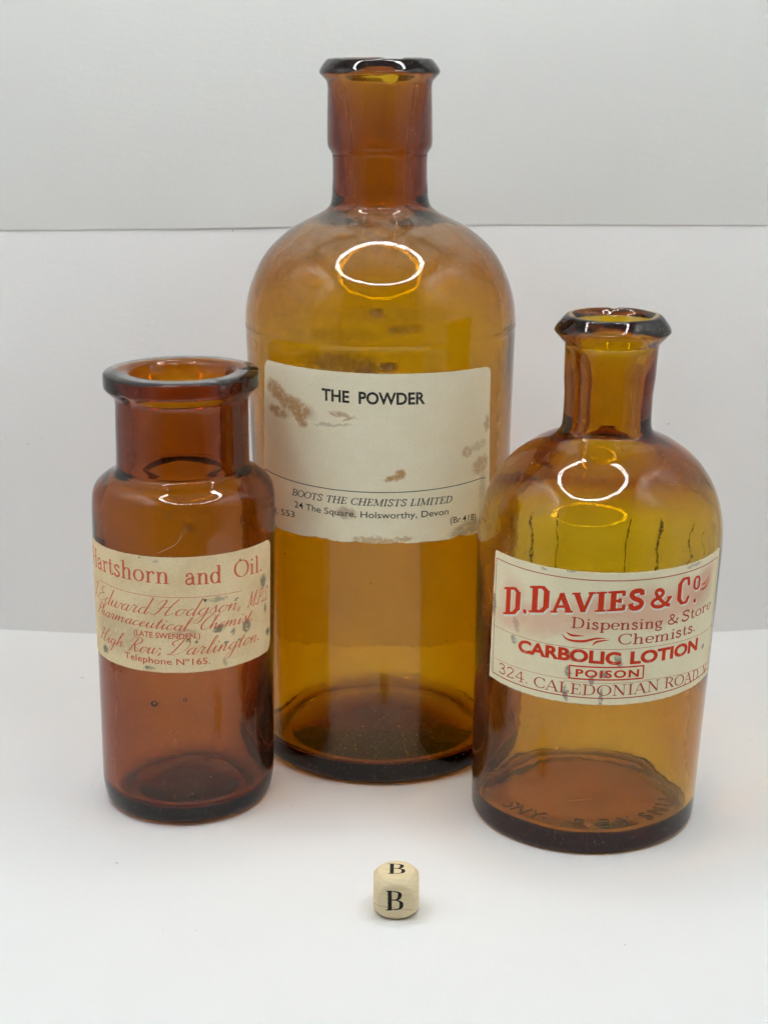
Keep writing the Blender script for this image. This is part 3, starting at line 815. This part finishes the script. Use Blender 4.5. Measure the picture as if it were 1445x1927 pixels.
o = bpy.data.objects.new('t', cu); COL.objects.link(o); bpy.context.view_layer.update()
SANS_CAP = max(c[1] for c in o.bound_box)
bpy.data.objects.remove(o); bpy.data.curves.remove(cu)

def ink_material(name, col, paper, wear, scale=1.6):
    m, nt = mat(name); g = G(nt)
    A = g.attr('lab')
    w = g.math('MULTIPLY', g.ramp(g.noise(A, scale, 5, .7), .42, .75), wear)
    g.out(g.diffuse(g.mix(w, col, paper), .6, None, .1))
    return m
M_black = ink_material('black_print', (.022, .021, .02), (.5, .45, .34), .35)
M_red = ink_material('bright_red_print', (.68, .045, .012), (.7, .3, .2), .15)
M_red2 = ink_material('fine_red_print', (.50, .06, .035), (.7, .4, .3), .2)
M_redL = ink_material('faded_red_print', (.72, .135, .07), (.6, .38, .25), .3)
M_halo, nt = mat('unprinted_paper'); g = G(nt); g.out(g.diffuse((.90, .85, .72), .7, None, .1))

kids = lambda b: [c for c in b.root.children if c.name.startswith('paper_label')][0]
pB, pR, pL = kids(BB), kids(BR), kids(BL)

# ---- THE POWDER
ink = Ink(); sans(ink, 'THE  POWDER', [(-17.6, 123.95), (-2, 123.45), (13.3, 123.15)], 3.4, .028); ink.build(BB, M_black, pB)
ink = Ink(); ink.line([(-43.4, 98.15)] + [(u, 96.5 + .0009 * u * u - .013 * u * .5) for u in range(-42, 36, 2)] + [(36.4, 97.0)], .24); ink.build(BB, M_black, pB, 'printed_rule')
ink = Ink(); strokes(ink, 'BOOTS THE CHEMISTS LIMITED', SERIF, [(-29.2, 93.05), (-1.4, 92.38), (22.4, 91.8)], 2.05, .36, .15, slant=.28); ink.build(BB, M_black, pB)
ink = Ink(); sans(ink, '24 The Square, Holsworthy, Devon', [(-28.1, 89.35), (-1.9, 88.55), (21.2, 88.23)], 1.95, .004); ink.build(BB, M_black, pB)
ink = Ink(); sans(ink, 'Tel. 553', [(-42.0, 85.3), (-28.2, 86.0)], 1.9, .004); ink.build(BB, M_black, pB)
ink = Ink(); sans(ink, '(Br.418)', [(21.9, 85.2), (32.1, 84.7)], 1.95, .004); ink.build(BB, M_black, pB)

# ---- D. DAVIES & Co
def davies(ink, grow=0.0, shift=(0, 0)):
    k = dict(stem=1.75, hair=.42, grow=grow, shift=shift, serif_h=.55)
    strokes(ink, 'D', LATIN, [(-33.2, 69.4), (-26.0, 71.4)], 8.0, **k)
    ink.dot(-25.1 + shift[0], 72.3 + shift[1], .65 + grow * .5)
    strokes(ink, 'D', LATIN, [(-23.8, 72.4), (-16.9, 73.8)], 7.7, **k)
    k.update(stem=1.55, hair=.40, serif_h=.5)
    strokes(ink, 'AVIES', LATIN, [(-17.0, 73.7), (-4, 75.3), (8.9, 75.9)], 5.6, **k)
    k.update(stem=1.3, hair=.7)
    strokes(ink, '&', SERIF, [(10.4, 76.0), (17.5, 75.6)], 5.2, **k)
    k.update(stem=1.5, hair=.42, serif_h=.5)
    strokes(ink, 'C', LATIN, [(18.1, 75.3), (24.6, 75.2)], 7.9, **k)
    k.update(stem=.95, hair=.45)
    strokes(ink, 'O', LATIN, [(24.5, 78.7), (29.0, 78.2)], 4.0, **k)
    ink.dot(26.4 + shift[0], 75.2 + shift[1], .62 + grow * .5)
ink = Ink(); davies(ink, .55, (.22, -.28)); ink.build(BR, M_halo, pR, 'letter_halo', .155)
ink = Ink(); davies(ink); ink.build(BR, M_red, pR, base=.182)
ink = Ink()
strokes(ink, 'Dispensing', SERIF, [(-11.1, 70.0), (2, 70.0), (15.2, 69.6)], 3.1, .55, .2)
strokes(ink, '&', SERIF, [(16.4, 70.1), (20.6, 69.9)], 2.9, .5, .25)
strokes(ink, 'Store', SERIF, [(21.3, 69.9), (36.2, 70.4)], 3.1, .55, .2)
strokes(ink, 'Chemists.', SERIF, [(1.9, 65.7), (13, 65.45), (28.3, 65.8)], 3.1, .55, .2)
ink.build(BR, M_red2, pR)
def swash(P, w):
    k = Ink(); Q = catmull(P, 8); n = len(Q)
    k.ribbon(Q, [.12 + w * math.sin(math.pi * i / (n - 1)) for i in range(n)])
    k.build(BR, M_red, pR, 'printed_flourish')
swash([(-13.6, 67.9), (-11.5, 66.4), (-7.5, 66.3), (-4, 67.3), (-1.2, 67.4)], .6)
swash([(-12.2, 68.6), (-10.6, 67.8), (-7.4, 67.9)], .5)
swash([(-4.9, 65.2), (-3.6, 66.4), (-.3, 67.0)], .45)
swash([(28.4, 78.0), (31.2, 78.0), (34.2, 80.4)], .5)
swash([(28.9, 79.4), (31, 79.4), (33.3, 81.2)], .4)
ink = Ink()
sans(ink, 'CARBOLIC', [(-26.7, 60.0), (-16, 60.3), (3.3, 59.65)], 3.4, .042)
sans(ink, 'LOTION', [(5.9, 59.75), (17, 59.65), (30.0, 59.6)], 3.4, .042)
sans(ink, 'POISON', [(-8.9, 55.75), (8.8, 55.7)], 2.1, .03, 1.2)
ink.build(BR, M_red, pR)
ink = Ink()
for a, b in (((-10.9, 58.8), (10.2, 58.8)), ((-10.9, 55.05), (10.2, 55.05))): ink.line([a, b], .42)
for a, b in (((-10.75, 58.8), (-10.6, 55.1)), ((10.05, 58.8), (10.1, 55.1))): ink.line([a, b], .42)
ink.build(BR, M_red, pR, 'printed_box')
ink = Ink()
strokes(ink, '324.', SERIF, [(-34.2, 51.3), (-22.4, 50.9)], 3.1, .42, .2)
strokes(ink, 'CALEDONIAN', SERIF, [(-21.0, 50.75), (-3, 50.35), (15.8, 50.75)], 3.1, .5, .17)
strokes(ink, 'ROAD.', SERIF, [(17.2, 50.8), (33.8, 49.8)], 3.1, .5, .17)
strokes(ink, 'N.', SERIF, [(34.9, 49.8), (39.4, 49.5)], 2.9, .42, .17)
ink.build(BR, M_red2, pR)
ink = Ink()
bw = lambda u: 1 - (u / 39.0) ** 2
top = [(u, 85.2 - .95 * bw(u)) for u in range(-37, 39)]
bot = [(u, 50.3 - .9 * bw(u) - .7) for u in range(-36, 40)]
ink.line([(-37.3, 85.1)] + top + [(38.4, 85.2)], .24); ink.line([(-36.9, 50.3)] + [(u, 50.45 - .95 * bw(u)) for u in range(-36, 40)] + [(40.2, 49.9)], .30)
ink.line([(-37.3, 85.1), (-36.9, 50.3)], .22); ink.line([(38.4, 85.2), (40.2, 49.9)], .22)
ink.line([(u, 64.9 - .75 * bw(u) + (-.9 if u > 10 else 0) * sm(10, 41, u)) for u in range(-37, 41)], .11)
ink.line([(u, 54.7 + .35 * (u / 36) ** 2) for u in range(-36, -10)], .09); ink.line([(u, 54.4 - 1.6 * sm(10, 41, u)) for u in range(10, 40)], .09)
ink.line([(u, 54.05) for u in range(-12, 13)], .09)
ink.build(BR, M_red2, pR, 'printed_border')

# ---- Hartshorn and Oil
ink = Ink()
strokes(ink, 'Hartshorn', SERIF, [(-35.0, 77.2), (-16, 77.5), (-1.0, 77.15)], 5.4, .72, .24)
strokes(ink, 'and', SERIF, [(3.0, 76.95), (13.9, 76.5)], 5.3, .72, .24)
strokes(ink, 'Oil.', SERIF, [(17.6, 77.05), (29.6, 76.45)], 5.1, .72, .24)
ink.build(BL, M_redL, pL)
ink = Ink(); ink.line([(-28, 74.1), (-20, 73.8), (-8, 73.3), (4.5, 73.0), (20.5, 72.65)], .13); ink.build(BL, M_redL, pL, 'printed_rule')
ink = Ink()
sc = dict(stem=.46, hair=.13, slant=.52, down=True)
strokes(ink, 'J.', SCRIPT, [(-34.2, 67.9), (-29.9, 67.8)], 5.2, **sc)
strokes(ink, 'Edward', SCRIPT, [(-29.8, 67.75), (-8.0, 67.65)], 5.2, **sc)
strokes(ink, 'Hodgson,', SCRIPT, [(-6.5, 67.6), (20.6, 67.4)], 5.0, **sc)
strokes(ink, 'M.P.S.', SERIF, [(22.3, 67.0), (32.4, 66.55)], 4.2, .34, .22, slant=.42)
strokes(ink, 'Pharmaceutical', SCRIPT, [(-31.2, 63.25), (-5, 63.5), (3.6, 62.85)], 4.0, **sc)
strokes(ink, 'Chemist.', SCRIPT, [(6.6, 63.0), (25.2, 62.45)], 4.2, **sc)
strokes(ink, 'High', SCRIPT, [(-29.6, 55.4), (-17, 56.0)], 4.6, **sc)
strokes(ink, 'Row,', SCRIPT, [(-15.4, 55.5), (-3.6, 55.8)], 4.6, **sc)
strokes(ink, 'Darlington.', SCRIPT, [(-2.2, 55.65), (28.4, 55.3)], 5.0, **sc)
ink.build(BL, M_redL, pL)
ink = Ink()
sans(ink, '(LATE SWENDEN.)', [(-12.6, 60.75), (7.2, 60.35)], 1.65, .016)
sans(ink, 'Telephone Nº165.', [(-16.2, 52.95), (10.0, 52.2)], 1.9, .008)
ink.build(BL, M_redL, pL)

# ------------------------------------------------------------------ right bottle: dirt-filled ribs on its back, raised letters in its base, wavy base edge
M_grime, nt = mat('grime'); g = G(nt)
P = g.vmul(g.objco(), (1000, 1000, 1000))
t = g.n('ShaderNodeBsdfTransparent')
g.out(g.mixs(g.ramp(g.noise(P, 1.1, 4, .7), .36, .52, .15, 1), t.outputs[0], g.diffuse((.07, .045, .015), .7)))
ribs = [(-134, 88.5, .50, .9), (-149.7, 89.0, .62, 1), (-165.2, 88.0, .42, 1), (156.2, 87.0, .45, 1), (139.4, 87.5, .8, 1), (117.3, 85.0, .6, .8), (105.2, 83.5, .55, .7), (97.9, 84.5, .4, .7)]
for th, ztop, w, k in ribs:
    ztop += 4.5
    v, f = [], []
    n = 60
    z1 = 40.0
    sd = th * .37
    for i in range(n + 1):
        z = ztop + (z1 - ztop) * i / n
        r = BR.rad(z)
        jit = .13 * noise.noise((sd, z * .9, 0)) + .25 * noise.noise((sd, z * .1, 4))
        ww = w * (.55 + .9 * abs(noise.noise((sd + 3, z * .6, 2)))) * sm(-.5, 3, i)
        for q, off in ((-.5, .0), (0, .16), (.5, .0)):
            a = R(th) + (jit + q * ww * 1.5) / r
            rr = r + .03 + off + BR.wob_out(a, z)
            v.append(((rr * math.sin(a) + BR.shear * z) * MM, -rr * math.cos(a) * MM, z * MM))
    for i in range(n):
        for q in (0, 1):
            a = i * 3 + q
            f.append((a, a + 1, a + 4, a + 3))
    mesh_obj('rib', v, f, M_grime, BR.root)

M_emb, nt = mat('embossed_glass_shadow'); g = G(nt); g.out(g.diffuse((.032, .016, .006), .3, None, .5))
def ring_letter(ch, th, r, size, flip=1):
    cu = bpy.data.curves.new('t', 'FONT'); cu.body = ch; cu.size = size; cu.align_x = 'CENTER'; cu.extrude = .16; cu.offset = .03; cu.resolution_u = 3
    o = bpy.data.objects.new('t', cu); COL.objects.link(o)
    me = bpy.data.meshes.new_from_object(o.evaluated_get(bpy.context.evaluated_depsgraph_get()))
    bpy.data.objects.remove(o); bpy.data.curves.remove(cu)
    v = []
    a = R(th)
    for w in me.vertices:
        x, y = w.co.x * flip, w.co.y
        rr = r - y
        X, Y = rr * math.sin(a) + x * math.cos(a), -rr * math.cos(a) + x * math.sin(a)
        z = BR.floor_z(rr) + BR.floor_wob(math.atan2(X, -Y), rr) + .28 + w.co.z
        v.append(((X + BR.shear * z) * MM, Y * MM, z * MM))
    f = [tuple(p.vertices) for p in me.polygons]
    bpy.data.meshes.remove(me)
    mesh_obj('embossed_letter', v, f, M_emb, BR.root, smooth=False)
for ch, th, fl in (('S', -62, 1), ('N', -51, 1), ('Y', -38, 1), ('R', -8, 1), ('E', 9, -1), ('Y', 24, 1), ('S', 40, 1), ('N', 54, 1), ('I', 66, 1), ('L', 78, 1)):
    ring_letter(ch, th, 27.0, 7.2, fl)

# ------------------------------------------------------------------ letter bead
M_wood, nt = mat('pale_wood'); g = G(nt)
P = g.vmul(g.objco(), (1000, 1000, 1000))
gr = g.noise(g.vmul(P, (.25, .6, 2.0)), .9, 5, .6, .3)
c = g.mix(g.ramp(gr, .3, .7), (.85, .725, .47), (.78, .64, .39))
c = g.mix(g.math('MULTIPLY', g.ramp(g.noise(P, 3.5, 3, .6), .55, .72), .2), c, (.52, .40, .22))
o3 = g.xyz(P)
ln = g.math('ABSOLUTE', g.math('ADD', g.math('ADD', o3[2], g.math('MULTIPLY', o3[0], .16)), g.math('ADD', g.math('MULTIPLY', g.noise(P, .5, 2), 1.4), -4.65)))
c = g.mix(g.math('MULTIPLY', g.ramp(ln, .32, .0), .32), c, (.30, .17, .09))
g.out(g.diffuse(c, .5, g.bump(gr, .25, .0002), .35))
bead = empty('letter_bead', (.0033, .3912 + .0048, 0))
bead.rotation_euler = (0, 0, R(-1.2))
tag(bead, 'small rounded pale wooden cube with a black B on its front and top', 'letter bead')
a, Rs = 6.1, 7.75
bm = bmesh.new()
bmesh.ops.create_cube(bm, size=2)
bmesh.ops.subdivide_edges(bm, edges=bm.edges[:], cuts=27, use_grid_fill=True)
for w in bm.verts:
    p = w.co * a
    l = p.length
    if l > Rs:
        q = p.normalized() * Rs
        # soften the rim between flat and sphere
        p = q
    else:
        k = sm(Rs - 1.3, Rs, l)
        p = p * (1 - .012 * k * k)
    w.co = (p + Vector((0, 0, a * .996))) * MM
me = bpy.data.meshes.new('wooden_cube'); bm.to_mesh(me); bm.free()
me.polygons.foreach_set('use_smooth', [True] * len(me.polygons))
me.materials.append(M_wood)
cube = bpy.data.objects.new('wooden_cube', me); COL.objects.link(cube); cube.parent = bead

class Flat(Ink):
    def place(s, fn, material, parent, name):
        v = [fn(u, w, .0 + .002 * (k % 9)) for u, w, k in s.v]
        return mesh_obj(name, v, s.f, material, parent, smooth=False, lab=[(u, w) for u, w, k in s.v])
M_bblack = ink_material('black_stamp', (.014, .013, .013), (.3, .24, .14), .25)
def B_glyph():
    k = Flat(); strokes(k, 'B', SERIF, [(-2.55, -2.75), (2.35, -2.75)], 5.6, 1.05, .26); return k
B_glyph().place(lambda u, w, d: ((u - .35) * MM, (-6.13 - d) * MM, (w + 6.2) * MM), M_bblack, cube, 'letter_front')
B_glyph().place(lambda u, w, d: ((u + .1) * MM, (w * .95 + .25) * MM, (12.19 + d) * MM), M_bblack, cube, 'letter_top')

# ------------------------------------------------------------------ lint
M_lint, nt = mat('pale_lint'); g = G(nt); g.out(g.diffuse((.70, .62, .48), .6))
def fibre(name, P, r, label):
    v, f = [], []
    n = len(P)
    for i, p in enumerate(P):
        d = (Vector(P[min(n - 1, i + 1)]) - Vector(P[max(0, i - 1)])).normalized()
        x = d.orthogonal().normalized(); y = d.cross(x)
        for k in range(5):
            t = 2 * math.pi * k / 5
            v.append(tuple(Vector(p) + (x * math.cos(t) + y * math.sin(t)) * r))
    for i in range(n - 1):
        for k in range(5):
            f.append((i * 5 + k, i * 5 + (k + 1) % 5, (i + 1) * 5 + (k + 1) % 5, (i + 1) * 5 + k))
    o = mesh_obj(name, v, f, M_lint)
    tag(o, label, 'lint')
    return o
hp = catmull([(2.6, 92.5), (2.2, 91), (1.2, 89.5), (-.4, 88.2), (-2.6, 87.2), (-4.8, 86.0)], 6)
fibre('hair_strand', [tuple(Vector(BL.pt(u, z, .07)) + BL.root.location) for u, z in hp], .00005, 'thin pale hair on the glass just above the Hartshorn label')
hp = catmull([(-5.2, -8.0), (-3, -7.2), (-.5, -6.9), (1.6, -6.6)], 5)
fibre('fluff_fibre', [((.0604 + (x + .28) * MM), .4596 + y * MM, (BR.floor_z(math.hypot(x, y)) + BR.floor_wob(math.atan2(x, -y), math.hypot(x, y)) + .35) * MM) for i, (x, y) in enumerate(hp)], .00012, 'short pale fibre lying inside the squat bottle on its base')
